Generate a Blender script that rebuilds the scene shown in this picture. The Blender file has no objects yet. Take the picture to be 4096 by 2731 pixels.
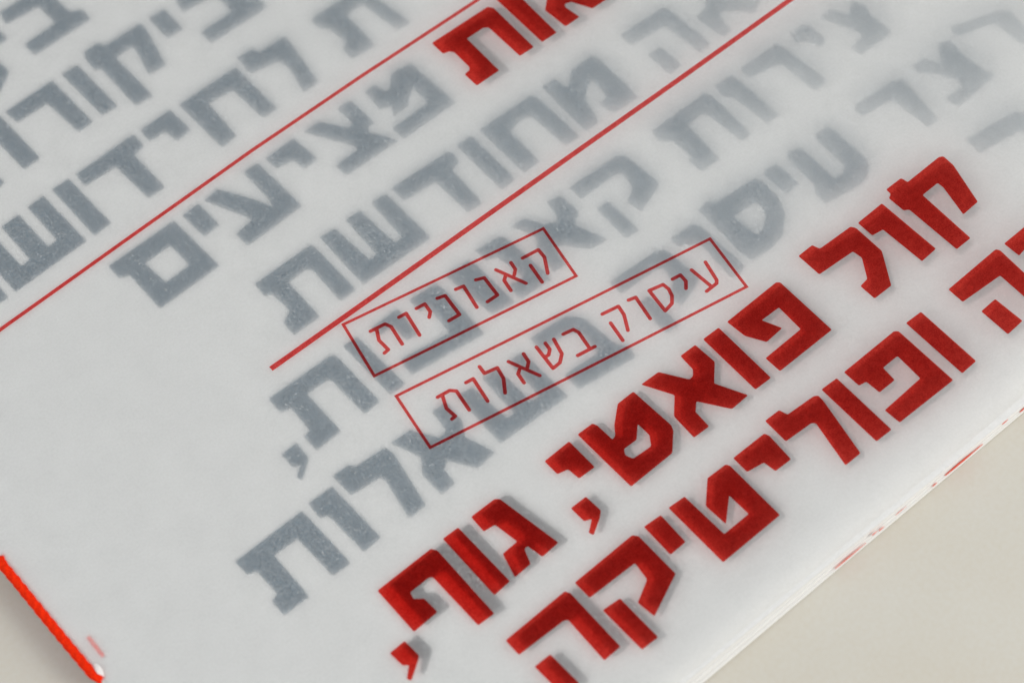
import bpy, bmesh, math, random
from mathutils import Vector, Matrix, noise
from mathutils.geometry import tessellate_polygon

C = bpy.context.scene.collection
sc = bpy.context.scene
MM = 0.001                                   # everything below is in millimetres
random.seed(7)

# ------------------------------------------------------------------ camera
cd = bpy.data.cameras.new('camera'); cam = bpy.data.objects.new('camera', cd); C.objects.link(cam)
loc = Vector([-64.1804, -82.6347, 167.7355]) * MM
rot = Matrix([[0.76181, 0.560581, -0.324646], [-0.647223, 0.637483, -0.417994], [-0.027364, 0.52855, 0.848461]])
cam.matrix_world = Matrix.Translation(loc) @ rot.to_4x4()
cd.lens = 86.792; cd.sensor_width = 36.0; cd.sensor_fit = 'HORIZONTAL'
cd.clip_start = 0.005; cd.clip_end = 50.0
cd.dof.use_dof = True; cd.dof.focus_distance = 198.687 * MM; cd.dof.aperture_fstop = 34.0
sc.camera = cam

# ------------------------------------------------------------------ light and exposure
w = bpy.data.worlds.new('World'); sc.world = w; w.use_nodes = True
bg = w.node_tree.nodes['Background']
bg.inputs[0].default_value = (0.97, 0.985, 1.0, 1); bg.inputs[1].default_value = 0.52

def area(name, pos, aim, size, energy, col):
    l = bpy.data.lights.new(name, 'AREA'); l.shape = 'SQUARE'; l.size = size * MM
    l.energy = energy; l.color = col
    o = bpy.data.objects.new(name, l); C.objects.link(o)
    p = Vector(pos) * MM; o.location = p
    o.rotation_euler = (Vector(aim) * MM - p).to_track_quat('-Z', 'Y').to_euler()
    return o
area('window_light', (230, -310, 225), (0, 0, 0), 260, 1.56, (1.0, 0.97, 0.93))
area('left_fill', (-330, 60, 260), (0, 0, 0), 300, 0.50, (0.94, 0.975, 1.0))  # added cool fill, lifts the table beyond the fold

sc.view_settings.view_transform = 'Standard'; sc.view_settings.look = 'None'
sc.view_settings.exposure = 0.0; sc.view_settings.gamma = 1.0
sc.render.engine = 'CYCLES'
sc.cycles.max_bounces = 14; sc.cycles.diffuse_bounces = 6; sc.cycles.glossy_bounces = 4
sc.cycles.transmission_bounces = 10; sc.cycles.transparent_max_bounces = 12
sc.cycles.caustics_refractive = True; sc.cycles.caustics_reflective = False
sc.cycles.use_denoising = True

# ------------------------------------------------------------------ shapes of the paper
X0, X1, Y0, Y1 = -41.45, 84.0, -30.85, 92.0    # fold centre, fore edge, bottom edge, top edge
TABLE_Z = -1.58

def lift(x, y):                               # height of the loose cover over the page below
    t = max(x + 28.0, 0.0)
    b = min(max((-4.0 - y) / 25.0, 0.0), 1.0)
    return 0.18 + 0.0035 * t + 0.00026 * t * t + 0.42 * b * b

# ------------------------------------------------------------------ materials
def new_mat(name):
    m = bpy.data.materials.new(name); m.use_nodes = True
    nt = m.node_tree; nt.nodes.clear()
    out = nt.nodes.new('ShaderNodeOutputMaterial')
    return m, nt, out
def node(nt, t, **kw):
    n = nt.nodes.new(t)
    for k, v in kw.items():
        if isinstance(k, str) and hasattr(n, k): setattr(n, k, v)
    return n
def coords(nt, scale):
    tc = node(nt, 'ShaderNodeTexCoord'); mp = node(nt, 'ShaderNodeMapping')
    mp.inputs['Scale'].default_value = scale if isinstance(scale, tuple) else (scale,) * 3
    nt.links.new(tc.outputs['Object'], mp.inputs[0]); return mp.outputs[0]
def noise_tex(nt, vec, scale, detail=3.0, rough=0.55):
    n = node(nt, 'ShaderNodeTexNoise'); n.inputs['Scale'].default_value = scale
    n.inputs['Detail'].default_value = detail; n.inputs['Roughness'].default_value = rough
    nt.links.new(vec, n.inputs['Vector']); return n.outputs['Fac']
def ramp(nt, fac, stops):
    r = node(nt, 'ShaderNodeValToRGB'); e = r.color_ramp.elements
    while len(e) < len(stops): e.new(0.5)
    for el, (p, c) in zip(e, stops):
        el.position = p; el.color = (c, c, c, 1) if not isinstance(c, tuple) else c
    nt.links.new(fac, r.inputs[0]); return r.outputs[0]
def math_node(nt, op, a, b):
    n = node(nt, 'ShaderNodeMath', operation=op)
    for i, v in enumerate((a, b)):
        if isinstance(v, (int, float)): n.inputs[i].default_value = v
        else: nt.links.new(v, n.inputs[i])
    return n.outputs[0]

def vellum_material():
    m, nt, out = new_mat('vellum')
    L = nt.links.new
    vec = coords(nt, 1000.0)                                  # millimetres
    fine = noise_tex(nt, vec, 8.0, 2.0)
    cloud = noise_tex(nt, vec, 1.1, 4.0)
    tcv = coords(nt, (1000.0, 420.0, 1000.0))
    fleck_a = noise_tex(nt, tcv, 5.5, 2.0, 0.7)
    tcw = coords(nt, (430.0, 1000.0, 1000.0))
    fleck_b = noise_tex(nt, tcw, 6.0, 2.0, 0.7)
    fl = math_node(nt, 'MAXIMUM', ramp(nt, fleck_a, [(0.62, 0.0), (0.74, 1.0)]), ramp(nt, fleck_b, [(0.62, 0.0), (0.74, 1.0)]))
    base = math_node(nt, 'ADD', 0.20, math_node(nt, 'MULTIPLY', math_node(nt, 'SUBTRACT', fine, 0.5), 0.34))
    base = math_node(nt, 'ADD', base, math_node(nt, 'MULTIPLY', math_node(nt, 'SUBTRACT', cloud, 0.5), 0.05))
    base = math_node(nt, 'ADD', base, math_node(nt, 'MULTIPLY', fl, 0.22))
    g1 = noise_tex(nt, vec, 5.0, 3.0, 0.7); g2 = noise_tex(nt, vec, 0.45, 4.0)
    gr = math_node(nt, 'ADD', math_node(nt, 'MULTIPLY', g1, 0.72), math_node(nt, 'MULTIPLY', g2, 0.28))
    col = ramp(nt, gr, [(0.34, (0.875, 0.878, 0.870, 1)), (0.66, (0.985, 0.987, 0.979, 1))])
    dif = node(nt, 'ShaderNodeBsdfDiffuse'); L(col, dif.inputs['Color'])
    trl = node(nt, 'ShaderNodeBsdfTranslucent'); L(col, trl.inputs['Color'])
    rf = node(nt, 'ShaderNodeBsdfRefraction'); rf.distribution = 'GGX'
    rf.inputs['Color'].default_value = (1, 1, 1, 1); rf.inputs['Roughness'].default_value = 0.55; rf.inputs['IOR'].default_value = 1.2
    thru = node(nt, 'ShaderNodeMixShader'); thru.inputs[0].default_value = 0.30
    L(trl.outputs[0], thru.inputs[1]); L(rf.outputs[0], thru.inputs[2])
    mx = node(nt, 'ShaderNodeMixShader'); L(base, mx.inputs[0]); L(thru.outputs[0], mx.inputs[1]); L(dif.outputs[0], mx.inputs[2])
    L(mx.outputs[0], out.inputs[0])
    return m

def paper_material(name, col, var=0.05):
    m, nt, out = new_mat(name); L = nt.links.new
    vec = coords(nt, 1000.0)
    n = noise_tex(nt, vec, 3.0, 5.0)
    c = ramp(nt, n, [(0.3, tuple(v * (1 - var) for v in col) + (1,)), (0.7, tuple(min(v * (1 + var * .4), .95) for v in col) + (1,))])
    d = node(nt, 'ShaderNodeBsdfDiffuse'); L(c, d.inputs[0])
    t = node(nt, 'ShaderNodeBsdfTranslucent'); L(c, t.inputs[0])
    mx = node(nt, 'ShaderNodeMixShader'); mx.inputs[0].default_value = 0.22
    L(d.outputs[0], mx.inputs[1]); L(t.outputs[0], mx.inputs[2]); L(mx.outputs[0], out.inputs[0])
    return m

def red_ink_material(name, col):
    m, nt, out = new_mat(name); L = nt.links.new
    vec = coords(nt, 1000.0)
    n = noise_tex(nt, vec, 9.0, 2.0); n2 = noise_tex(nt, vec, 2.0, 3.0)
    s = math_node(nt, 'ADD', math_node(nt, 'MULTIPLY', n, 0.6), math_node(nt, 'MULTIPLY', n2, 0.4))
    c = ramp(nt, s, [(0.32, tuple(v * k for v, k in zip(col, (0.80, 0.62, 0.62))) + (1,)), (0.68, tuple(min(1, v * k) for v, k in zip(col, (1.10, 1.42, 1.35))) + (1,))])
    t = node(nt, 'ShaderNodeBsdfTransparent'); L(c, t.inputs[0])
    d = node(nt, 'ShaderNodeBsdfDiffuse'); d.inputs[0].default_value = (0.60, 0.05, 0.05, 1)
    mx = node(nt, 'ShaderNodeMixShader'); mx.inputs[0].default_value = 0.05
    L(t.outputs[0], mx.inputs[1]); L(d.outputs[0], mx.inputs[2]); L(mx.outputs[0], out.inputs[0])
    return m

def grey_ink_material(name, col):
    m, nt, out = new_mat(name); L = nt.links.new
    vec = coords(nt, 1000.0)
    n = noise_tex(nt, vec, 2.2, 6.0, 0.65)
    c = ramp(nt, n, [(0.3, tuple(v * 0.72 for v in col) + (1,)), (0.72, tuple(v * 1.3 for v in col) + (1,))])
    d = node(nt, 'ShaderNodeBsdfDiffuse'); L(c, d.inputs[0]); L(d.outputs[0], out.inputs[0])
    return m

def thread_material():
    m, nt, out = new_mat('waxed_thread'); L = nt.links.new
    vec = coords(nt, 1000.0)
    n = noise_tex(nt, vec, 6.0, 4.0)
    c = ramp(nt, n, [(0.3, (0.70, 0.014, 0.001, 1)), (0.7, (0.98, 0.036, 0.003, 1))])
    p = node(nt, 'ShaderNodeBsdfPrincipled'); L(c, p.inputs['Base Color'])
    p.inputs['Roughness'].default_value = 0.85; p.inputs['Specular IOR Level'].default_value = 0.1
    b = node(nt, 'ShaderNodeBump'); b.inputs['Strength'].default_value = 0.5; b.inputs['Distance'].default_value = 0.00004
    n3 = noise_tex(nt, coords(nt, (3000.0, 700.0, 3000.0)), 6.0, 3.0); L(n3, b.inputs['Height']); L(b.outputs[0], p.inputs['Normal'])
    L(p.outputs[0], out.inputs[0])
    return m

def table_material():
    m, nt, out = new_mat('table_laminate'); L = nt.links.new
    vec = coords(nt, 1000.0)
    n = noise_tex(nt, vec, 0.06, 4.0); g = noise_tex(nt, vec, 2.5, 3.0)
    s = math_node(nt, 'ADD', math_node(nt, 'MULTIPLY', n, 0.62), math_node(nt, 'MULTIPLY', g, 0.38))
    c = ramp(nt, s, [(0.34, (0.565, 0.53, 0.45, 1)), (0.66, (0.60, 0.585, 0.53, 1))])
    p = node(nt, 'ShaderNodeBsdfPrincipled'); L(c, p.inputs['Base Color']); p.inputs['Roughness'].default_value = 0.55
    L(p.outputs[0], out.inputs[0])
    return m

VELLUM = vellum_material()
PAGE = paper_material('page_white', (0.86, 0.865, 0.86))
SHEET = paper_material('sheet_white', (0.95, 0.94, 0.92), 0.02)
RED = red_ink_material('red_ink', (0.91, 0.100, 0.078))
RED_LINE_LIT = red_ink_material('red_line_ink_lit', (0.93, 0.155, 0.155))  # same red made paler: light leaking round thin lines is painted in
GREY_INK = grey_ink_material('slate_ink', (0.034, 0.092, 0.140))
GREY_INK_NEUTRAL = grey_ink_material('grey_ink', (0.050, 0.057, 0.068))
THREAD = thread_material()
TABLE = table_material()

# ------------------------------------------------------------------ object helpers
def link(name, verts, faces, m, parent=None, smooth=False):
    me = bpy.data.meshes.new(name)
    me.from_pydata([Vector(v) * MM for v in verts], [], faces); me.update()
    if smooth:
        for p in me.polygons: p.use_smooth = True
    me.materials.append(m)
    o = bpy.data.objects.new(name, me); C.objects.link(o)
    if parent: o.parent = parent
    return o

# ------------------------------------------------------------------ the table
def build_table():
    n = 24; a = 900.0
    v = []; fc = []
    for i in range(n + 1):
        for j in range(n + 1):
            v.append((-a + 2 * a * i / n, -a + 2 * a * j / n, TABLE_Z))
    for i in range(n):
        for j in range(n):
            k = i * (n + 1) + j; fc.append((k, k + n + 1, k + n + 2, k + 1))
    o = link('table_surface', v, fc, TABLE)
    o['kind'] = 'structure'; o['label'] = 'pale beige table surface under the booklet'
    return o
build_table()

# ------------------------------------------------------------------ the booklet
booklet = bpy.data.objects.new('booklet', None); C.objects.link(booklet)
booklet.empty_display_size = 0.02
booklet['label'] = 'thread-bound booklet with translucent cover and large red and grey Hebrew lettering'
booklet['category'] = 'booklet'

def build_cover():
    R = 0.85
    prof = []                                  # fold: from underneath round to the top
    for k in range(19):
        a = math.radians(262 - 172 * k / 18)
        prof.append((X0 + R * math.cos(a), None, R * math.sin(a)))
    xs = [X0 + (X1 - X0) * k / 118 for k in range(1, 119)]
    ys = [Y0 + (Y1 - Y0) * k / 116 for k in range(117)]
    v = []; fc = []
    cols = len(prof) + len(xs)
    for y in ys:
        for (x, _, z) in prof:
            v.append((x, y, lift(x, y) - R + z))
        for x in xs:
            v.append((x, y, lift(x, y)))
    for j in range(len(ys) - 1):
        for i in range(cols - 1):
            k = j * cols + i; fc.append((k, k + 1, k + 1 + cols, k + cols))
    return link('vellum_cover', v, fc, VELLUM, booklet, True)
cover = build_cover()

def build_sheet(name, z, x0, x1, y0, y1, t, m, skew=0.0, sag=0.0):
    # a sheet of paper with real thickness; the bottom edge may run slightly askew
    nx = 40
    v = []; fc = []
    for s in (0, -t):
        for yy in (y0, y1):
            for i in range(nx + 1):
                x = x0 + (x1 - x0) * i / nx
                yb = yy + (skew * (x / 40.0) if yy == y0 else 0.0)
                v.append((x, yb, z + s - sag * max(0.0, (x + 20) / 60.0) ** 2))
    r = nx + 1
    for i in range(nx):
        fc.append((i, i + 1, r + i + 1, r + i))
        fc.append((2 * r + i + 1, 2 * r + i, 3 * r + i, 3 * r + i + 1))
        fc.append((2 * r + i, 2 * r + i + 1, i + 1, i))
        fc.append((r + i, r + i + 1, 3 * r + i + 1, 3 * r + i))
    fc.append((0, r, 3 * r, 2 * r)); fc.append((nx, 2 * r + nx, 3 * r + nx, r + nx))
    return link(name, v, fc, m, booklet)

page = build_sheet('inner_page', 0.0, X0 - 0.6, X1 - 0.5, Y0 - 0.05, Y1 - 0.2, 0.12, PAGE)
sheets = []
for k, (z, dy, sk) in enumerate([(-0.20, -0.10, 0.10), (-0.66, -0.26, 0.30), (-1.12, -0.43, 0.52)]):
    sheets.append(build_sheet('sheet', z, X0 - 0.5 + 0.1 * k, X1 - 0.5, Y0 + dy, Y1 - 0.2, 0.36, SHEET, sk))

# ------------------------------------------------------------------ printing
# lettering outlines, millimetres in the plane of the page
GREY = [[[[-11.87,55.67],[-7.29,55.55],[-7.16,51.44],[-6.25,51.12],[-6.21,49.65],[-12.24,49.6],[-12.27,51.19],[-8.84,51.35],[-8.9,53.84],[-12.17,54.1]]],[[[-13.05,54.8],[-13.02,53.81],[-13.01,52.69],[-13.8,52.65],[-14.48,52.68],[-14.48,54.25]]],[[[-15.01,52.25],[-14.98,50.91],[-14.9,49.69],[-15.44,49.2],[-16.73,48.33],[-17.74,47.86],[-17.71,49.45]]],[[[-17.66,46.19],[-12.68,46.32],[-12.61,40.33],[-14.15,40.21],[-14.42,44.49],[-17.51,44.55]]],[[[-11.69,46.32],[-10.08,46.26],[-10.04,40.25],[-11.63,40.32]]],[[[-8.86,47.02],[-7.21,47.05],[-7.19,46.41],[-3.28,46.34],[-3.3,45.32],[-4.28,41.13],[-6.03,41.21],[-5.28,44.24],[-5.34,44.74],[-7.11,44.63],[-7.12,39.15],[-8.87,39.25],[-8.77,44.51],[-9.27,44.76],[-9.17,46.34]]],[[[-2.44,46.33],[-0.75,46.24],[-0.81,43.35],[-2.48,43.37]]],[[[0.57,46.38],[5.23,46.18],[5.25,42.14],[6.18,41.81],[6.18,40.37],[0.05,40.42],[0.06,41.99],[3.55,42.08],[3.55,44.53],[0.23,44.84]]],[[[-18.21,49.57],[-18.22,46.13],[-18.16,40.16],[-19.88,40.06],[-19.92,43.62],[-20.03,49.43]]],[[[-10.1,36.9],[-6.92,36.98],[-6.82,34.03],[-8.45,33.93],[-8.57,35.37],[-10.2,35.38]]],[[[-6.03,36.9],[0.08,36.91],[0.06,36.08],[0.06,30.93],[-1.47,30.97],[-1.6,35.07],[-4.04,35.29],[-4.29,30.95],[-5.95,30.79]]],[[[-16.91,36.77],[-10.82,36.95],[-10.82,35.31],[-11.98,35.1],[-12.02,30.72],[-13.71,30.7],[-13.9,35.16],[-16.99,35.23]]],[[[-19.3,36.83],[-17.58,36.79],[-17.53,30.71],[-19.31,30.62]]],[[[-21.87,36.67],[-20.2,36.79],[-20.11,30.59],[-27.37,30.33],[-27.45,36.35],[-25.62,36.43],[-25.58,32.14],[-24.69,32.23],[-24.63,36.49],[-22.85,36.56],[-22.82,32.27],[-21.9,32.31]]],[[[-22.02,41.85],[-21.91,40.68],[-21.91,40.04],[-22.4,39.96],[-23.25,40.03],[-23.3,41.3]]],[[[-28.18,33.05],[-28.09,31.54],[-28.15,30.29],[-29.0,30.27],[-29.17,31.89]]],[[[0.8,37.69],[2.35,37.57],[2.61,36.87],[5.33,36.83],[5.22,35.58],[4.45,30.9],[2.79,30.79],[3.48,33.64],[3.24,34.91],[0.6,35.51]]],[[[8.15,36.74],[13.66,36.69],[13.85,35.5],[14.5,30.63],[13.06,30.78],[12.6,35.04],[10.81,35.07],[10.58,30.72],[8.11,30.88],[8.23,32.36],[8.98,32.67],[8.66,34.86],[8.09,35.47]]],[[[9.61,27.44],[11.65,27.21],[11.87,21.34],[6.09,21.28],[6.09,22.85],[10.03,22.89],[10.13,25.04],[9.13,24.34],[8.57,23.73],[6.92,23.72],[7.51,24.69],[6.55,25.08],[6.78,27.43],[7.9,27.38],[8.13,26.21],[8.6,26.26]]],[[[3.9,27.56],[5.32,27.44],[5.31,24.23],[4.63,24.29],[4.34,23.84],[5.75,21.48],[0.1,21.54],[0.06,22.99],[2.48,23.02],[2.49,23.56],[0.16,27.56],[1.89,27.47],[3.38,25.29],[3.86,25.37]]],[[[-3.92,27.45],[-0.85,27.57],[-0.62,24.49],[-2.09,24.43],[-2.23,25.78],[-3.84,26.0]]],[[[-6.18,27.57],[-4.68,27.53],[-4.56,21.55],[-10.36,21.36],[-10.42,22.96],[-8.54,23.23],[-8.72,23.76],[-10.38,27.43],[-8.8,27.61],[-7.21,24.82],[-6.4,23.04],[-6.23,23.95]]],[[[-12.65,27.42],[-10.92,27.5],[-10.86,24.62],[-12.53,24.47]]],[[[-20.2,27.37],[-13.47,27.47],[-13.32,21.34],[-19.43,21.19],[-19.4,25.5],[-20.21,25.7]],[[-17.76,25.58],[-15.17,25.63],[-15.14,23.03],[-17.58,22.94]]],[[[27.09,17.48],[32.03,17.25],[32.18,16.7],[32.37,11.65],[31.0,11.35],[30.73,15.46],[30.4,15.67],[27.11,15.98]]],[[[27.46,14.27],[28.84,14.15],[28.92,11.48],[27.43,11.47]]],[[[35.29,15.51],[38.84,12.23],[37.39,11.4],[36.79,12.45],[35.55,13.52],[34.96,13.31],[34.66,11.43],[33.56,11.38],[33.31,14.5],[34.73,14.69]]],[[[18.39,17.78],[19.81,17.61],[19.93,16.3],[20.23,16.27],[21.5,17.44],[23.91,17.44],[24.06,16.73],[23.87,11.44],[21.12,11.56],[20.95,13.14],[21.91,13.22],[22.17,15.46],[21.08,14.94],[20.23,14.11],[19.67,11.7],[18.11,11.7]]],[[[11.49,17.78],[17.28,17.67],[17.37,17.03],[17.42,11.63],[15.88,11.71],[15.72,15.84],[15.3,16.22],[13.34,16.03],[13.16,11.93],[11.41,11.82]]],[[[8.98,17.86],[10.59,17.74],[10.49,11.89],[8.93,11.77]]],[[[2.14,18.04],[8.01,17.83],[8.28,17.42],[8.11,16.34],[7.11,16.09],[6.86,11.83],[5.32,11.94],[5.31,16.1],[2.12,16.31]]],[[[-0.06,18.04],[1.44,17.91],[1.45,11.99],[-5.6,12.07],[-5.41,18.13],[-3.9,17.96],[-3.69,13.64],[-2.94,13.63],[-2.73,18.11],[-1.24,17.97],[-1.09,13.59],[-0.3,13.55]]],[[[-12.2,18.02],[-6.37,18.02],[-6.3,17.14],[-6.34,12.08],[-7.97,12.06],[-7.84,15.99],[-8.3,16.36],[-10.04,16.31],[-10.18,11.99],[-12.8,11.98],[-12.74,13.48],[-11.63,14.06],[-11.74,16.31],[-12.34,16.48]]],[[[22.27,8.01],[28.39,8.03],[28.6,7.28],[28.33,2.18],[27.2,2.2],[26.98,6.23],[26.6,6.5],[24.98,6.48],[24.54,2.08],[22.6,2.16],[22.47,3.8],[22.98,3.8],[22.95,5.99],[22.09,6.85]]],[[[29.47,8.08],[31.31,7.84],[31.42,7.26],[31.48,2.12],[30.09,2.14],[29.84,5.99],[29.25,6.6]]],[[[32.32,7.96],[36.59,7.77],[36.72,7.08],[37.04,1.95],[35.47,1.95],[35.33,5.76],[34.99,6.08],[32.33,6.58]]],[[[38.15,7.89],[39.62,7.77],[40.05,7.38],[40.04,5.17],[39.03,4.96],[38.76,6.18],[37.82,6.72]]],[[[41.32,7.44],[42.55,7.47],[43.47,5.95],[44.64,6.87],[45.28,5.61],[44.74,4.78],[44.84,2.05],[41.12,2.06],[40.93,3.21],[42.62,3.45],[42.62,4.26],[41.62,6.51]]],[[[36.69,-1.38],[41.14,-1.67],[41.92,-2.22],[41.07,-7.13],[39.88,-7.13],[39.71,-3.37],[39.3,-2.99],[36.51,-2.63]]],[[[43.4,-1.66],[44.77,-1.63],[45.52,-3.13],[46.77,-1.37],[47.86,-1.89],[47.58,-3.74],[47.57,-4.54],[47.7,-6.11],[48.05,-7.07],[43.29,-7.29],[43.05,-5.96],[45.15,-5.99],[45.24,-5.12],[44.28,-3.44],[43.32,-2.54]]],[[[48.82,-0.82],[53.41,-2.44],[54.02,-3.17],[53.31,-6.45],[52.1,-6.31],[52.05,-3.48],[51.58,-2.88],[48.61,-2.09]]],[[[41.22,-10.08],[46.42,-10.82],[47.32,-12.12],[46.07,-13.31],[45.12,-12.44],[41.18,-11.9]]],[[[13.25,8.27],[18.39,8.06],[18.94,7.55],[19.19,3.73],[18.82,3.39],[16.15,2.49],[15.89,3.92],[17.24,4.82],[17.52,6.38],[17.04,6.67],[13.23,6.7]]],[[[13.56,5.12],[14.77,5.09],[14.76,1.22],[13.36,1.29]]],[[[10.92,8.4],[12.15,8.13],[12.29,5.97],[11.17,5.11],[12.23,2.23],[10.5,2.47],[9.12,4.22],[8.44,4.54],[8.04,2.56],[6.8,2.79],[7.35,5.52],[7.99,6.27],[7.67,7.3],[7.03,8.54],[8.46,8.37],[9.26,6.9],[10.3,6.27],[10.66,6.84]]],[[[3.34,8.65],[5.86,8.32],[6.12,7.51],[6.28,2.37],[3.14,2.51],[3.1,4.23],[4.7,3.93],[4.28,7.0],[3.41,7.21]]],[[[-0.06,8.33],[2.28,8.22],[2.54,7.42],[2.52,2.59],[0.43,2.98]]],[[[-3.76,8.48],[-1.17,8.24],[-0.93,7.41],[-1.22,1.97],[-8.05,2.82],[-7.87,4.53],[-3.27,3.88],[-2.98,7.0],[-3.77,7.01]]],[[[-7.76,8.42],[-4.95,8.47],[-5.33,5.44],[-6.33,5.62],[-6.33,7.35],[-7.57,7.35]]],[[[-10.49,8.6],[-9.09,8.48],[-8.96,2.52],[-10.46,2.5]]],[[[-17.98,8.6],[-12.0,8.55],[-11.47,8.36],[-11.46,7.8],[-11.47,2.58],[-13.1,2.52],[-13.15,6.52],[-13.32,6.88],[-15.4,6.94],[-15.46,2.52],[-17.98,2.41],[-17.97,4.0],[-17.27,4.19],[-17.12,6.75],[-17.99,6.98]]],[[[-20.29,3.93],[-18.75,4.0],[-18.85,2.27],[-20.42,1.08],[-20.65,1.54],[-19.69,2.23],[-20.28,2.36]]],[[[32.21,-1.33],[33.65,-1.48],[33.84,-2.19],[33.68,-6.04],[33.26,-6.91],[31.93,-7.56],[27.98,-7.05],[28.08,-5.7],[28.66,-5.0],[28.8,-1.6],[29.38,-1.08],[30.44,-1.52],[30.35,-5.6],[31.17,-5.83],[31.95,-5.3],[31.94,-2.15]]],[[[26.55,-1.22],[27.78,-1.39],[27.84,-4.05],[27.34,-4.21],[26.31,-4.2],[26.24,-1.55]]],[[[19.71,-0.45],[20.96,-0.38],[21.42,-0.96],[25.42,-1.26],[25.67,-1.94],[25.54,-3.94],[24.84,-5.54],[23.26,-6.93],[21.65,-7.24],[19.65,-7.12],[19.47,-6.0],[19.69,-2.97]],[[21.46,-2.93],[23.74,-3.05],[23.91,-3.8],[23.5,-4.63],[22.53,-5.39],[21.68,-5.5]]],[[[16.11,-1.07],[18.43,-1.24],[18.76,-1.83],[18.85,-7.05],[18.0,-7.44],[17.24,-7.19],[17.57,-3.12],[16.0,-2.0]]],[[[9.56,-0.98],[14.55,-1.25],[15.09,-1.74],[15.36,-5.4],[15.0,-5.72],[12.41,-6.55],[12.15,-5.17],[13.46,-4.34],[13.72,-2.84],[13.25,-2.56],[9.55,-2.49]]],[[[9.89,-4.0],[11.05,-4.05],[11.07,-7.76],[9.71,-7.66]]],[[[1.25,-0.78],[4.81,-1.07],[5.72,-2.16],[6.04,-5.74],[6.68,-6.59],[6.4,-7.69],[1.06,-6.96],[1.01,-5.17],[4.47,-5.42],[4.38,-2.89],[3.66,-2.39],[1.1,-2.42]]],[[[-1.47,-1.24],[-0.04,-1.41],[-0.01,-6.86],[-6.76,-6.6],[-6.6,-1.01],[-5.15,-1.21],[-4.94,-5.19],[-4.22,-5.23],[-4.03,-1.11],[-2.6,-1.27],[-2.45,-5.31],[-1.69,-5.37]]],[[[-8.97,-0.84],[-7.56,-0.9],[-7.74,-3.12],[-8.49,-4.29],[-7.58,-6.91],[-9.52,-7.12],[-10.87,-5.03],[-11.55,-5.46],[-11.71,-6.98],[-13.08,-7.04],[-13.13,-4.71],[-12.21,-3.46],[-13.2,-0.9],[-11.31,-1.0],[-10.02,-3.06],[-9.2,-2.87]]],[[[-18.46,-0.19],[-16.84,-0.27],[-16.64,-0.71],[-13.77,-0.92],[-13.62,-1.82],[-14.6,-6.96],[-16.3,-7.0],[-15.58,-3.31],[-15.69,-2.77],[-18.39,-2.47]]],[[[-21.33,-0.84],[-19.03,-0.91],[-18.96,-6.84],[-20.7,-6.96],[-20.82,-2.77],[-21.05,-2.64],[-21.46,-2.47]]],[[[-28.64,-1.13],[-22.14,-1.04],[-22.08,-1.73],[-22.06,-7.03],[-23.72,-7.01],[-23.84,-2.74],[-26.06,-2.69],[-26.15,-7.18],[-28.54,-7.18],[-28.51,-5.61],[-27.85,-5.44],[-27.86,-2.88],[-28.57,-2.7]]]]
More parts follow.
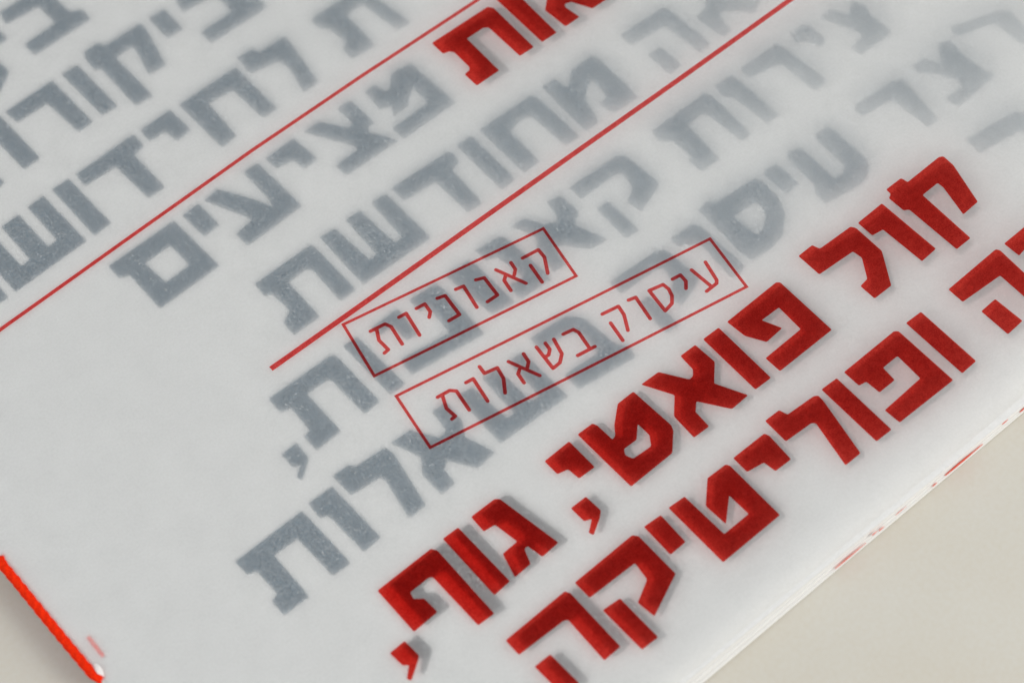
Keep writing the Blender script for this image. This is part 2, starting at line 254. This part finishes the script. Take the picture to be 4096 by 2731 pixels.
GREY_UNDER = [[[[15.12,27.1],[21.26,26.89],[21.58,26.43],[21.37,20.83],[19.85,20.9],[19.86,25.08],[19.47,25.36],[17.68,25.42],[17.53,20.91],[15.07,20.97],[15.06,22.59],[15.69,22.67],[15.88,22.97],[15.93,25.05],[15.68,25.36],[15.1,25.56]]],[[[22.37,28.22],[24.14,27.44],[24.07,25.4],[23.84,20.69],[22.24,20.76],[22.33,26.82]]],[[[24.64,23.24],[25.91,24.33],[28.66,24.52],[29.44,22.44],[29.54,20.5],[27.8,20.59],[26.93,22.39],[26.34,22.6],[26.17,22.26],[26.37,20.65],[24.79,20.68]]],[[[32.59,-9.92],[34.27,-9.95],[34.36,-10.18],[34.4,-10.59],[38.08,-10.54],[38.42,-10.73],[38.39,-11.9],[37.21,-15.83],[35.45,-15.9],[36.18,-12.92],[36.15,-12.31],[34.39,-12.33],[34.21,-17.92],[32.61,-17.92],[32.56,-12.61],[32.17,-12.36],[32.15,-10.69],[32.56,-10.5]]],[[[28.53,-10.74],[31.33,-10.68],[31.41,-16.77],[29.72,-16.86],[29.59,-12.56],[28.54,-12.4]]],[[[22.8,-9.79],[24.35,-9.78],[24.57,-10.45],[27.92,-10.58],[28.15,-10.98],[28.11,-13.97],[26.32,-16.84],[24.47,-16.81],[24.46,-15.22],[25.35,-15.1],[26.46,-13.34],[26.35,-12.43],[22.81,-12.2]]],[[[29.4,-20.14],[34.96,-20.0],[35.15,-20.32],[34.74,-27.0],[33.27,-26.94],[33.39,-22.0],[29.41,-21.73]]],[[[29.83,-23.33],[31.48,-23.27],[31.57,-26.14],[29.82,-26.24]]],[[[35.86,-20.09],[39.6,-20.05],[40.21,-23.14],[38.76,-23.28],[37.96,-21.35],[35.91,-21.7]]],[[[14.29,-10.52],[19.78,-10.41],[20.02,-10.62],[19.95,-16.64],[14.26,-16.66],[14.23,-15.03],[18.16,-14.94],[18.3,-12.3],[16.44,-12.25],[17.15,-13.88],[15.33,-14.0],[14.45,-12.43]]],[[[11.79,-10.43],[13.46,-10.45],[13.34,-16.63],[11.69,-16.59]]],[[[9.48,-10.35],[11.06,-10.38],[11.15,-12.55],[9.76,-13.99],[11.01,-16.56],[9.2,-16.64],[7.61,-14.25],[6.91,-14.92],[6.81,-16.59],[5.26,-16.54],[5.39,-14.09],[6.72,-12.7],[5.41,-10.23],[7.2,-10.28],[8.57,-12.44],[8.97,-12.39],[9.39,-11.93]]],[[[-1.19,-10.27],[0.36,-10.3],[0.51,-10.71],[0.56,-12.43],[0.94,-12.3],[1.52,-11.54],[3.0,-10.29],[4.66,-10.27],[4.83,-14.51],[4.62,-14.99],[3.21,-16.41],[-1.14,-16.47]],[[2.95,-12.69],[2.96,-14.04],[2.39,-14.87],[0.63,-14.76],[0.37,-14.13],[0.64,-13.64],[1.95,-13.67]]],[[[-4.6,-10.36],[-2.0,-10.28],[-2.02,-13.32],[-3.59,-13.27],[-3.69,-12.09],[-4.6,-11.87]]],[[[-5.78,-14.79],[-4.25,-14.8],[-4.19,-16.48],[-4.67,-16.89],[-6.0,-17.69],[-6.16,-17.3],[-5.18,-16.56],[-5.75,-16.31]]],[[[-11.86,-10.3],[-9.51,-10.3],[-9.19,-10.59],[-8.29,-16.42],[-10.0,-16.52],[-10.25,-15.06],[-10.6,-15.13],[-11.05,-16.38],[-12.67,-16.45],[-12.08,-14.32],[-10.57,-14.26],[-10.92,-12.03],[-11.93,-11.91]]],[[[-14.59,-10.31],[-13.1,-10.35],[-13.08,-16.46],[-14.72,-16.57]]],[[[-20.94,-10.42],[-15.66,-10.35],[-15.37,-10.8],[-15.55,-17.72],[-17.08,-17.66],[-17.07,-12.33],[-17.35,-12.14],[-19.17,-12.16],[-19.34,-12.76],[-18.71,-13.26],[-18.66,-14.79],[-21.02,-14.89]]],[[[-23.45,-15.05],[-21.98,-15.0],[-21.92,-16.64],[-22.27,-16.93],[-23.65,-17.83],[-23.81,-17.5],[-22.97,-16.74],[-23.34,-16.47]]],[[[24.62,-20.08],[26.25,-20.14],[26.16,-26.27],[24.55,-26.33]]],[[[17.82,-20.04],[23.41,-19.99],[23.67,-20.23],[23.6,-26.29],[17.8,-26.2],[17.72,-24.63],[21.82,-24.45],[21.97,-21.8],[20.36,-21.8],[20.24,-23.22],[18.58,-23.22],[18.49,-21.84],[17.82,-21.71]]],[[[15.47,-20.01],[17.08,-20.06],[16.95,-26.24],[15.35,-26.2]]],[[[10.32,-19.12],[11.8,-19.15],[12.0,-19.88],[14.68,-20.05],[14.97,-20.24],[14.94,-20.9],[13.78,-26.13],[12.16,-26.13],[13.08,-21.94],[12.86,-21.67],[10.24,-21.53]]],[[[6.28,-19.88],[9.57,-19.9],[9.72,-20.3],[9.52,-22.94],[7.9,-22.89],[7.76,-21.74],[6.23,-21.49]]],[[[-0.35,-19.74],[1.23,-19.85],[1.28,-24.23],[3.84,-24.21],[3.83,-22.05],[1.96,-23.68],[1.88,-21.53],[3.63,-19.83],[5.52,-19.88],[5.67,-20.22],[5.54,-25.87],[-0.43,-25.93]]],[[[-2.81,-19.7],[-1.18,-19.8],[-1.31,-22.77],[-2.9,-22.82]]],[[[-9.76,-19.77],[-3.84,-19.65],[-3.53,-20.06],[-3.59,-24.27],[-7.15,-25.83],[-7.34,-24.17],[-5.5,-23.19],[-5.27,-21.56],[-9.74,-21.47]]],[[[-9.66,-22.9],[-8.03,-23.02],[-8.05,-27.3],[-9.63,-27.26]]],[[[-16.55,-19.98],[-10.58,-19.84],[-10.36,-20.22],[-10.5,-26.03],[-12.15,-26.08],[-11.95,-21.79],[-12.26,-21.64],[-16.57,-21.54]]],[[[-16.33,-23.03],[-14.81,-23.04],[-14.74,-26.22],[-16.26,-26.21]]]]
RED_LETTERS = [[[[14.1,27.26],[20.2,27.03],[20.52,26.58],[20.32,20.98],[18.81,21.06],[18.82,25.24],[18.42,25.52],[16.65,25.58],[16.5,21.08],[14.06,21.14],[14.04,22.76],[14.67,22.83],[14.86,23.14],[14.9,25.21],[14.66,25.52],[14.08,25.73]]],[[[21.32,28.36],[23.08,27.57],[23.01,25.53],[22.8,20.83],[21.2,20.9],[21.29,26.96]]],[[[23.64,23.36],[24.91,24.46],[27.63,24.63],[28.41,22.56],[28.51,20.62],[26.79,20.71],[25.92,22.51],[25.33,22.72],[25.16,22.38],[25.37,20.78],[23.8,20.81]]],[[[32.08,-9.79],[33.75,-9.81],[33.84,-10.05],[33.88,-10.46],[37.54,-10.42],[37.87,-10.61],[37.84,-11.78],[36.67,-15.7],[34.92,-15.77],[35.65,-12.79],[35.62,-12.18],[33.87,-12.19],[33.69,-17.78],[32.1,-17.78],[32.06,-12.47],[31.66,-12.22],[31.64,-10.55],[32.05,-10.36]]],[[[28.08,-10.58],[30.86,-10.53],[30.92,-16.62],[29.25,-16.71],[29.12,-12.41],[28.08,-12.25]]],[[[22.3,-9.64],[23.85,-9.63],[24.07,-10.3],[27.4,-10.44],[27.63,-10.84],[27.59,-13.83],[25.8,-16.7],[23.96,-16.67],[23.95,-15.07],[24.84,-14.95],[25.95,-13.2],[25.84,-12.29],[22.32,-12.05]]],[[[28.85,-20.03],[34.38,-19.9],[34.56,-20.22],[34.14,-26.9],[32.68,-26.84],[32.81,-21.89],[28.85,-21.62]]],[[[29.27,-23.23],[30.91,-23.17],[30.99,-26.05],[29.25,-26.14]]],[[[35.25,-19.98],[38.96,-19.95],[39.56,-23.05],[38.12,-23.18],[37.33,-21.25],[35.29,-21.6]]],[[[13.77,-10.35],[19.24,-10.26],[19.48,-10.47],[19.41,-16.48],[13.74,-16.49],[13.71,-14.86],[17.63,-14.78],[17.76,-12.14],[15.92,-12.09],[16.62,-13.72],[14.81,-13.83],[13.93,-12.26]]],[[[11.26,-10.26],[12.92,-10.29],[12.8,-16.46],[11.16,-16.42]]],[[[8.88,-10.2],[10.45,-10.23],[10.54,-12.4],[9.15,-13.84],[10.39,-16.41],[8.6,-16.48],[7.01,-14.1],[6.32,-14.76],[6.22,-16.43],[4.67,-16.38],[4.8,-13.93],[6.13,-12.54],[4.82,-10.07],[6.6,-10.13],[7.96,-12.28],[8.37,-12.23],[8.78,-11.78]]],[[[-1.88,-10.12],[-0.35,-10.15],[-0.19,-10.57],[-0.14,-12.29],[0.24,-12.16],[0.82,-11.4],[2.28,-10.15],[3.94,-10.13],[4.11,-14.37],[3.9,-14.85],[2.5,-16.27],[-1.84,-16.33]],[[2.24,-12.55],[2.25,-13.9],[1.68,-14.73],[-0.08,-14.61],[-0.33,-13.99],[-0.06,-13.5],[1.24,-13.53]]],[[[-5.35,-10.21],[-2.76,-10.14],[-2.78,-13.18],[-4.35,-13.13],[-4.45,-11.95],[-5.35,-11.73]]],[[[-6.53,-14.66],[-5.0,-14.67],[-4.94,-16.35],[-5.42,-16.76],[-6.75,-17.56],[-6.91,-17.16],[-5.93,-16.43],[-6.5,-16.18]]],[[[-12.72,-10.14],[-10.38,-10.15],[-10.06,-10.43],[-9.16,-16.26],[-10.86,-16.36],[-11.11,-14.9],[-11.46,-14.97],[-11.91,-16.22],[-13.53,-16.29],[-12.94,-14.16],[-11.44,-14.1],[-11.78,-11.87],[-12.79,-11.75]]],[[[-15.53,-10.15],[-14.04,-10.18],[-14.02,-16.29],[-15.65,-16.4]]],[[[-22.02,-10.26],[-16.76,-10.2],[-16.47,-10.65],[-16.64,-17.57],[-18.17,-17.51],[-18.16,-12.17],[-18.45,-11.99],[-20.26,-12.01],[-20.42,-12.61],[-19.79,-13.1],[-19.74,-14.63],[-22.1,-14.74]]],[[[-24.56,-14.9],[-23.1,-14.85],[-23.04,-16.48],[-23.39,-16.78],[-24.75,-17.68],[-24.92,-17.35],[-24.08,-16.59],[-24.45,-16.32]]],[[[24.14,-19.98],[25.76,-20.04],[25.65,-26.18],[24.05,-26.23]]],[[[17.36,-19.93],[22.92,-19.89],[23.18,-20.13],[23.1,-26.19],[17.33,-26.09],[17.26,-24.53],[21.34,-24.35],[21.49,-21.7],[19.89,-21.7],[19.77,-23.11],[18.11,-23.12],[18.03,-21.73],[17.36,-21.6]]],[[[14.96,-19.88],[16.56,-19.94],[16.42,-26.12],[14.83,-26.08]]],[[[9.77,-18.98],[11.24,-19.01],[11.45,-19.74],[14.1,-19.91],[14.4,-20.11],[14.36,-20.77],[13.2,-26.0],[11.59,-26.0],[12.52,-21.8],[12.3,-21.54],[9.69,-21.39]]],[[[5.67,-19.74],[8.95,-19.76],[9.1,-20.17],[8.9,-22.8],[7.29,-22.76],[7.15,-21.61],[5.63,-21.35]]],[[[-0.95,-19.61],[0.62,-19.72],[0.67,-24.11],[3.22,-24.09],[3.21,-21.93],[1.35,-23.56],[1.26,-21.41],[3.01,-19.71],[4.89,-19.76],[5.04,-20.1],[4.91,-25.75],[-1.03,-25.81]]],[[[-3.44,-19.57],[-1.81,-19.68],[-1.95,-22.65],[-3.53,-22.69]]],[[[-10.47,-19.63],[-4.58,-19.51],[-4.26,-19.92],[-4.32,-24.13],[-7.88,-25.69],[-8.06,-24.03],[-6.23,-23.05],[-6.0,-21.42],[-10.46,-21.33]]],[[[-10.42,-22.75],[-8.8,-22.87],[-8.82,-27.15],[-10.39,-27.11]]],[[[-17.44,-19.81],[-11.5,-19.67],[-11.28,-20.05],[-11.41,-25.86],[-13.05,-25.91],[-12.86,-21.62],[-13.17,-21.46],[-17.46,-21.37]]],[[[-17.22,-22.86],[-15.7,-22.87],[-15.63,-26.05],[-17.14,-26.04]]]]
SMALL = [[[[16.35,-5.02],[15.86,-6.89],[15.64,-7.12],[14.54,-7.13]],[[15.01,-4.82],[15.13,-7.02]]],[[[13.28,-4.44],[14.02,-4.57],[13.95,-5.31],[13.49,-5.82]]],[[[11.15,-3.99],[12.37,-4.31],[12.42,-4.92],[12.19,-5.58],[11.69,-6.12],[10.83,-6.27],[11.15,-3.99]]],[[[9.31,-3.55],[9.92,-3.74],[9.44,-6.01]]],[[[6.87,-3.13],[8.32,-3.44],[8.13,-4.33],[7.39,-5.64]],[[6.81,-4.2],[6.46,-6.07]]],[[[3.3,-2.46],[4.19,-2.66],[4.33,-3.17],[4.0,-4.9]],[[2.86,-4.72],[4.43,-5.01]]],[[[0.92,-1.94],[0.63,-4.31],[1.37,-4.28],[2.03,-3.76],[2.43,-2.31]],[[1.69,-2.14],[1.58,-2.81],[1.18,-3.14],[0.91,-3.11]]],[[[-1.61,-1.48],[-0.59,-4.11]],[[-0.25,-1.73],[-0.42,-2.55],[-0.82,-2.88]],[[-1.42,-2.62],[-1.78,-2.85],[-1.95,-3.79]]],[[[-3.63,-0.3],[-3.73,-1.04],[-2.64,-1.32],[-2.9,-2.39],[-3.66,-3.49]]],[[[-5.37,-0.71],[-4.72,-0.82],[-5.17,-3.15]]],[[[-7.9,-0.24],[-6.79,-0.41],[-6.43,-0.8],[-6.77,-2.8]],[[-7.54,-0.42],[-8.02,-1.49],[-7.95,-2.5],[-8.31,-2.52]]],[[[5.59,5.22],[7.07,4.98],[6.98,4.11],[6.16,2.74]],[[5.61,4.26],[5.27,2.4]]],[[[3.24,5.81],[4.22,3.19]],[[4.6,5.53],[4.45,4.79],[4.04,4.44]],[[3.43,4.84],[3.08,4.58],[2.86,3.48]]],[[[1.4,6.16],[2.04,5.87],[1.78,3.88],[0.76,3.93]]],[[[-0.4,6.55],[0.27,6.37],[-0.22,4.09]]],[[[-2.06,6.89],[-1.42,6.67],[-1.7,4.5],[-2.71,4.62]]],[[[-3.93,7.27],[-3.15,7.15],[-3.29,6.27],[-3.69,5.93]]],[[[-5.51,7.56],[-4.84,7.46],[-5.33,5.14]]],[[[-8.05,8.06],[-6.74,7.81],[-6.54,7.28],[-6.9,5.42]],[[-7.58,7.85],[-8.07,6.95],[-8.06,5.76],[-8.49,5.72]]]]
FRAMES = [[[-9.3,10.02],[8.73,6.28],[7.7,1.0],[-10.42,4.6]],[[-10.28,2.01],[18.16,-3.61],[17.2,-8.97],[-11.2,-3.36]]]
RULES = [[[-47.6,27.13],[-37.88,27.71],[-29.75,28.09],[-17.74,28.42],[-4.33,28.69],[7.5,28.59],[20.03,28.21],[36.63,27.5],[53.96,26.48]],[[-16.19,10.6],[-6.69,10.5],[5.5,10.39],[16.2,10.24],[27.28,10.01],[39.81,9.8],[55.94,9.44]]]

def rounded(poly, r, seg=3):
    out = []; n = len(poly)
    for i in range(n):
        a, b, c = Vector(poly[i - 1]), Vector(poly[i]), Vector(poly[(i + 1) % n])
        d1 = a - b; d2 = c - b; l1 = d1.length; l2 = d2.length
        if l1 < 1e-6 or l2 < 1e-6: continue
        q = min(r, l1 * 0.42, l2 * 0.42)
        p = b + d1 / l1 * q; s = b + d2 / l2 * q
        for k in range(seg + 1):
            t = k / seg
            out.append((1 - t) ** 2 * p + 2 * t * (1 - t) * b + t * t * s)
    return out

def ink(name, loops, m, parent, zf, r):
    loops = [rounded(l, r) for l in loops]
    flat = [p for l in loops for p in l]
    tris = tessellate_polygon([[Vector((p[0], p[1], 0)) for p in l] for l in loops])
    v = [(p[0], p[1], zf(p[0], p[1])) for p in flat]
    fc = []
    for t in tris:
        a, b, c = (Vector(flat[i]) for i in t)
        if (b - a).cross(c - a) < 0: t = (t[0], t[2], t[1])
        fc.append(tuple(t))
    return link(name, v, fc, m, parent)

on_page = lambda x, y: 0.012
on_cover = lambda x, y: lift(x, y) + 0.02

for g in GREY:
    ink('grey_letter', g, GREY_INK, page, on_page, 0.11)
for g in GREY_UNDER:
    ink('grey_letter', g, GREY_INK_NEUTRAL, page, on_page, 0.11)
for g in RED_LETTERS:
    ink('red_letter', g, RED, cover, on_cover, 0.13)

def stroke_letter(strokes, wd):
    # union of round-capped strokes, cut out on a fine grid so that no ink lies twice
    st = 0.05; rad = wd / 2
    pts = [p for s in strokes for p in s]
    x0 = min(p[0] for p in pts) - 0.3; x1 = max(p[0] for p in pts) + 0.3
    y0 = min(p[1] for p in pts) - 0.3; y1 = max(p[1] for p in pts) + 0.3
    nx = int((x1 - x0) / st) + 1; ny = int((y1 - y0) / st) + 1
    segs = [(Vector(s[i]), Vector(s[i + 1])) for s in strokes for i in range(len(s) - 1)]
    def sd(x, y):
        p = Vector((x, y)); best = 9.0
        for a, b in segs:
            d = b - a; t = max(0.0, min(1.0, (p - a).dot(d) / max(d.length_squared, 1e-9)))
            best = min(best, (p - a - d * t).length)
        return best - rad
    val = [[sd(x0 + i * st, y0 + j * st) for j in range(ny + 1)] for i in range(nx + 1)]
    v = []; fc = []; cache = {}
    def vid(x, y):
        k = (round(x, 4), round(y, 4))
        if k not in cache: cache[k] = len(v); v.append((x, y, on_cover(x, y)))
        return cache[k]
    for i in range(nx):
        for j in range(ny):
            cs = [(i, j), (i + 1, j), (i + 1, j + 1), (i, j + 1)]
            vs = [val[a][b] for a, b in cs]
            if min(vs) >= 0: continue
            poly = []
            for k in range(4):
                a, b = cs[k], cs[(k + 1) % 4]; fa, fb = vs[k], vs[(k + 1) % 4]
                if fa < 0: poly.append(vid(x0 + a[0] * st, y0 + a[1] * st))
                if (fa < 0) != (fb < 0):
                    t = fa / (fa - fb)
                    poly.append(vid(x0 + (a[0] + (b[0] - a[0]) * t) * st, y0 + (a[1] + (b[1] - a[1]) * t) * st))
            poly = list(dict.fromkeys(poly))
            if len(poly) > 2: fc.append(tuple(poly))
    return link('small_red_letter', v, fc, RED_LINE_LIT, cover)
for s in SMALL:
    stroke_letter(s, 0.305)

def offset_loop(loop, d):
    n = len(loop); out = []
    for i in range(n):
        a, b, c = Vector(loop[i - 1]), Vector(loop[i]), Vector(loop[(i + 1) % n])
        e1 = (b - a).normalized(); e2 = (c - b).normalized()
        n1 = Vector((-e1.y, e1.x)); n2 = Vector((-e2.y, e2.x))
        k = (n1 + n2); k = k / max(k.length_squared, 1e-6) * 2
        out.append(b + k * d)
    return [tuple(p) for p in out]
def subdivide(loop, step=2.0):
    out = []
    for i in range(len(loop)):
        a, b = Vector(loop[i]), Vector(loop[(i + 1) % len(loop)])
        n = max(1, int((b - a).length / step))
        out += [tuple(a.lerp(b, k / n)) for k in range(n)]
    return out
def band(name, outer, inner, parent):
    n = len(outer); v = []; fc = []
    for a, b in zip(outer, inner):
        v.append((a[0], a[1], on_cover(*a))); v.append((b[0], b[1], on_cover(*b)))
    for i in range(n):
        j = (i + 1) % n; fc.append((2 * i, 2 * i + 1, 2 * j + 1, 2 * j))
    return link(name, v, fc, RED_LINE_LIT, parent)
for fr in FRAMES:
    a = offset_loop(fr, 0.125); b = offset_loop(fr, -0.125)
    out, inn = [], []
    for i in range(4):
        n = 16
        for k in range(n):
            t = k / n; out.append(tuple(Vector(a[i]).lerp(Vector(a[(i + 1) % 4]), t))); inn.append(tuple(Vector(b[i]).lerp(Vector(b[(i + 1) % 4]), t)))
    band('word_frame', out, inn, cover)

def strip(name, line, wd):
    pts = []
    for i in range(len(line) - 1):
        a, b = Vector(line[i]), Vector(line[i + 1]); n = 8
        pts += [a.lerp(b, k / n) for k in range(n)]
    pts.append(Vector(line[-1]))
    v = []; fc = []
    for i, p in enumerate(pts):
        d = (pts[min(i + 1, len(pts) - 1)] - pts[max(i - 1, 0)]).normalized(); nn = Vector((-d.y, d.x)) * wd / 2
        for q in (p + nn, p - nn): v.append((q.x, q.y, on_cover(q.x, q.y)))
    for i in range(len(pts) - 1): fc.append((2 * i, 2 * i + 1, 2 * i + 3, 2 * i + 2))
    return link(name, v, fc, RED_LINE_LIT, cover)
strip('rule_line', RULES[0], 0.34)
strip('rule_line', RULES[1], 0.47)

# red print showing on the cut edges of the inner sheets
def edge_mark(parent, xa, xb, y, z, hgt, dz=0.0, slope=0.0):
    n = 8; v = []; fc = []
    for i in range(n + 1):
        t = i / n; x = xa + (xb - xa) * t; k = 0.45 + 0.55 * math.sin(math.pi * min(1, t * 1.15 + .05)) + random.uniform(-.12, .12)
        k = max(k, .15)
        for s in (0.5, -0.5): v.append((x, y + slope * (x - xa), z + dz * t + s * hgt * k))
    for i in range(n): fc.append((2 * i, 2 * i + 1, 2 * i + 3, 2 * i + 2))
    return link('printed_edge_mark', v, fc, EDGE_RED, parent)
EDGE_RED = paper_material('edge_red', (0.83, 0.13, 0.085), 0.2)
for (xa, xb, k, z, hh) in [(17.6, 21.8, 1, -0.82, 0.46), (16.2, 16.7, 1, -0.86, 0.30), (9.5, 10.1, 0, -0.42, 0.28), (10.3, 10.9, 1, -0.70, 0.30),
                           (5.6, 8.9, 1, -0.84, 0.31), (12.2, 13.4, 1, -0.70, 0.16), (24.0, 24.7, 0, -0.45, 0.24), (26.0, 26.9, 1, -0.72, 0.32)]:
    dy = [-0.10, -0.26, -0.43][k]; sk = [0.10, 0.30, 0.52][k]
    yk = min(Y0 - 0.43 + 0.52 * xa / 40.0, Y0 - 0.26 + 0.30 * xa / 40.0, Y0 + dy + sk * xa / 40.0) if hh > 0.27 else Y0 + dy + sk * xa / 40.0
    edge_mark(sheets[k], xa, xb, yk - 0.012, z, hh, 0.0, 0.30 / 40.0)

# ------------------------------------------------------------------ the binding thread
def twisted(path, rad, m, name, parent, turns=1.0, plies=3, flat=1.0):
    n = 14; v = []; fc = []
    L = 0.0
    for i, p in enumerate(path):
        p = Vector(p)
        a = Vector(path[max(i - 1, 0)]); b = Vector(path[min(i + 1, len(path) - 1)])
        t = (b - a).normalized(); 
        if i: L += (p - Vector(path[i - 1])).length
        sx = t.cross(Vector((0, 0, 1))); sx = sx.normalized() if sx.length > 1e-4 else Vector((1, 0, 0))
        sy = sx.cross(t)
        for k in range(n):
            th = 2 * math.pi * k / n
            r = rad * (0.80 + 0.24 * abs(math.cos(plies / 2 * (th + L * turns)))) * (1 + 0.05 * noise.noise(Vector((L * 3, k * .7, 1))))
            v.append(p + sx * (r * math.cos(th)) + sy * (r * math.sin(th) * flat))
    for i in range(len(path) - 1):
        for k in range(n):
            a = i * n + k; b = i * n + (k + 1) % n
            fc.append((a, b, b + n, a + n))
    return link(name, v, fc, m, parent, True)
R = 0.85
def fold_point(y, ang, off):
    a = math.radians(ang); return (X0 + (R + off) * math.cos(a), y, 0.18 - R + (R + off) * math.sin(a))
path = []
N = 150
for i in range(N + 1):
    t = i / N; y = -2.45 + (13.6) * t
    end = min(1.0, min(t, 1 - t) * 16)
    off = 0.20 - 0.75 * (1 - end) ** 2
    path.append(fold_point(y, 137 + 2.0 * math.sin(t * 5), off))
thread = twisted(path, 0.385, THREAD, 'binding_thread', booklet, 2.2)
# the same thread, where it runs inside the fold and shows through the cover
inner = []
for i in range(41):
    t = i / 40
    inner.append((-40.66 - 0.14 * t, 3.2 - 4.2 * t, 0.045))
twisted(inner[20:], 0.15, THREAD, 'inner_thread', booklet, 3.0, 3, 0.25)
# torn paper round the needle hole
fl = []
for k in range(9):
    a = 2 * math.pi * k / 9
    r = 0.40 * (0.8 + 0.4 * random.random())
    fl.append((-41.72 + r * 0.6 * math.cos(a), -1.75 + r * 1.6 * math.sin(a), 0.26 + 0.10 * math.sin(a * 2 + 1)))
fl.append((-41.75, -1.75, 0.48))
link('torn_paper_edge', fl, [(k, (k + 1) % 9, 9) for k in range(9)], SHEET, booklet, True)
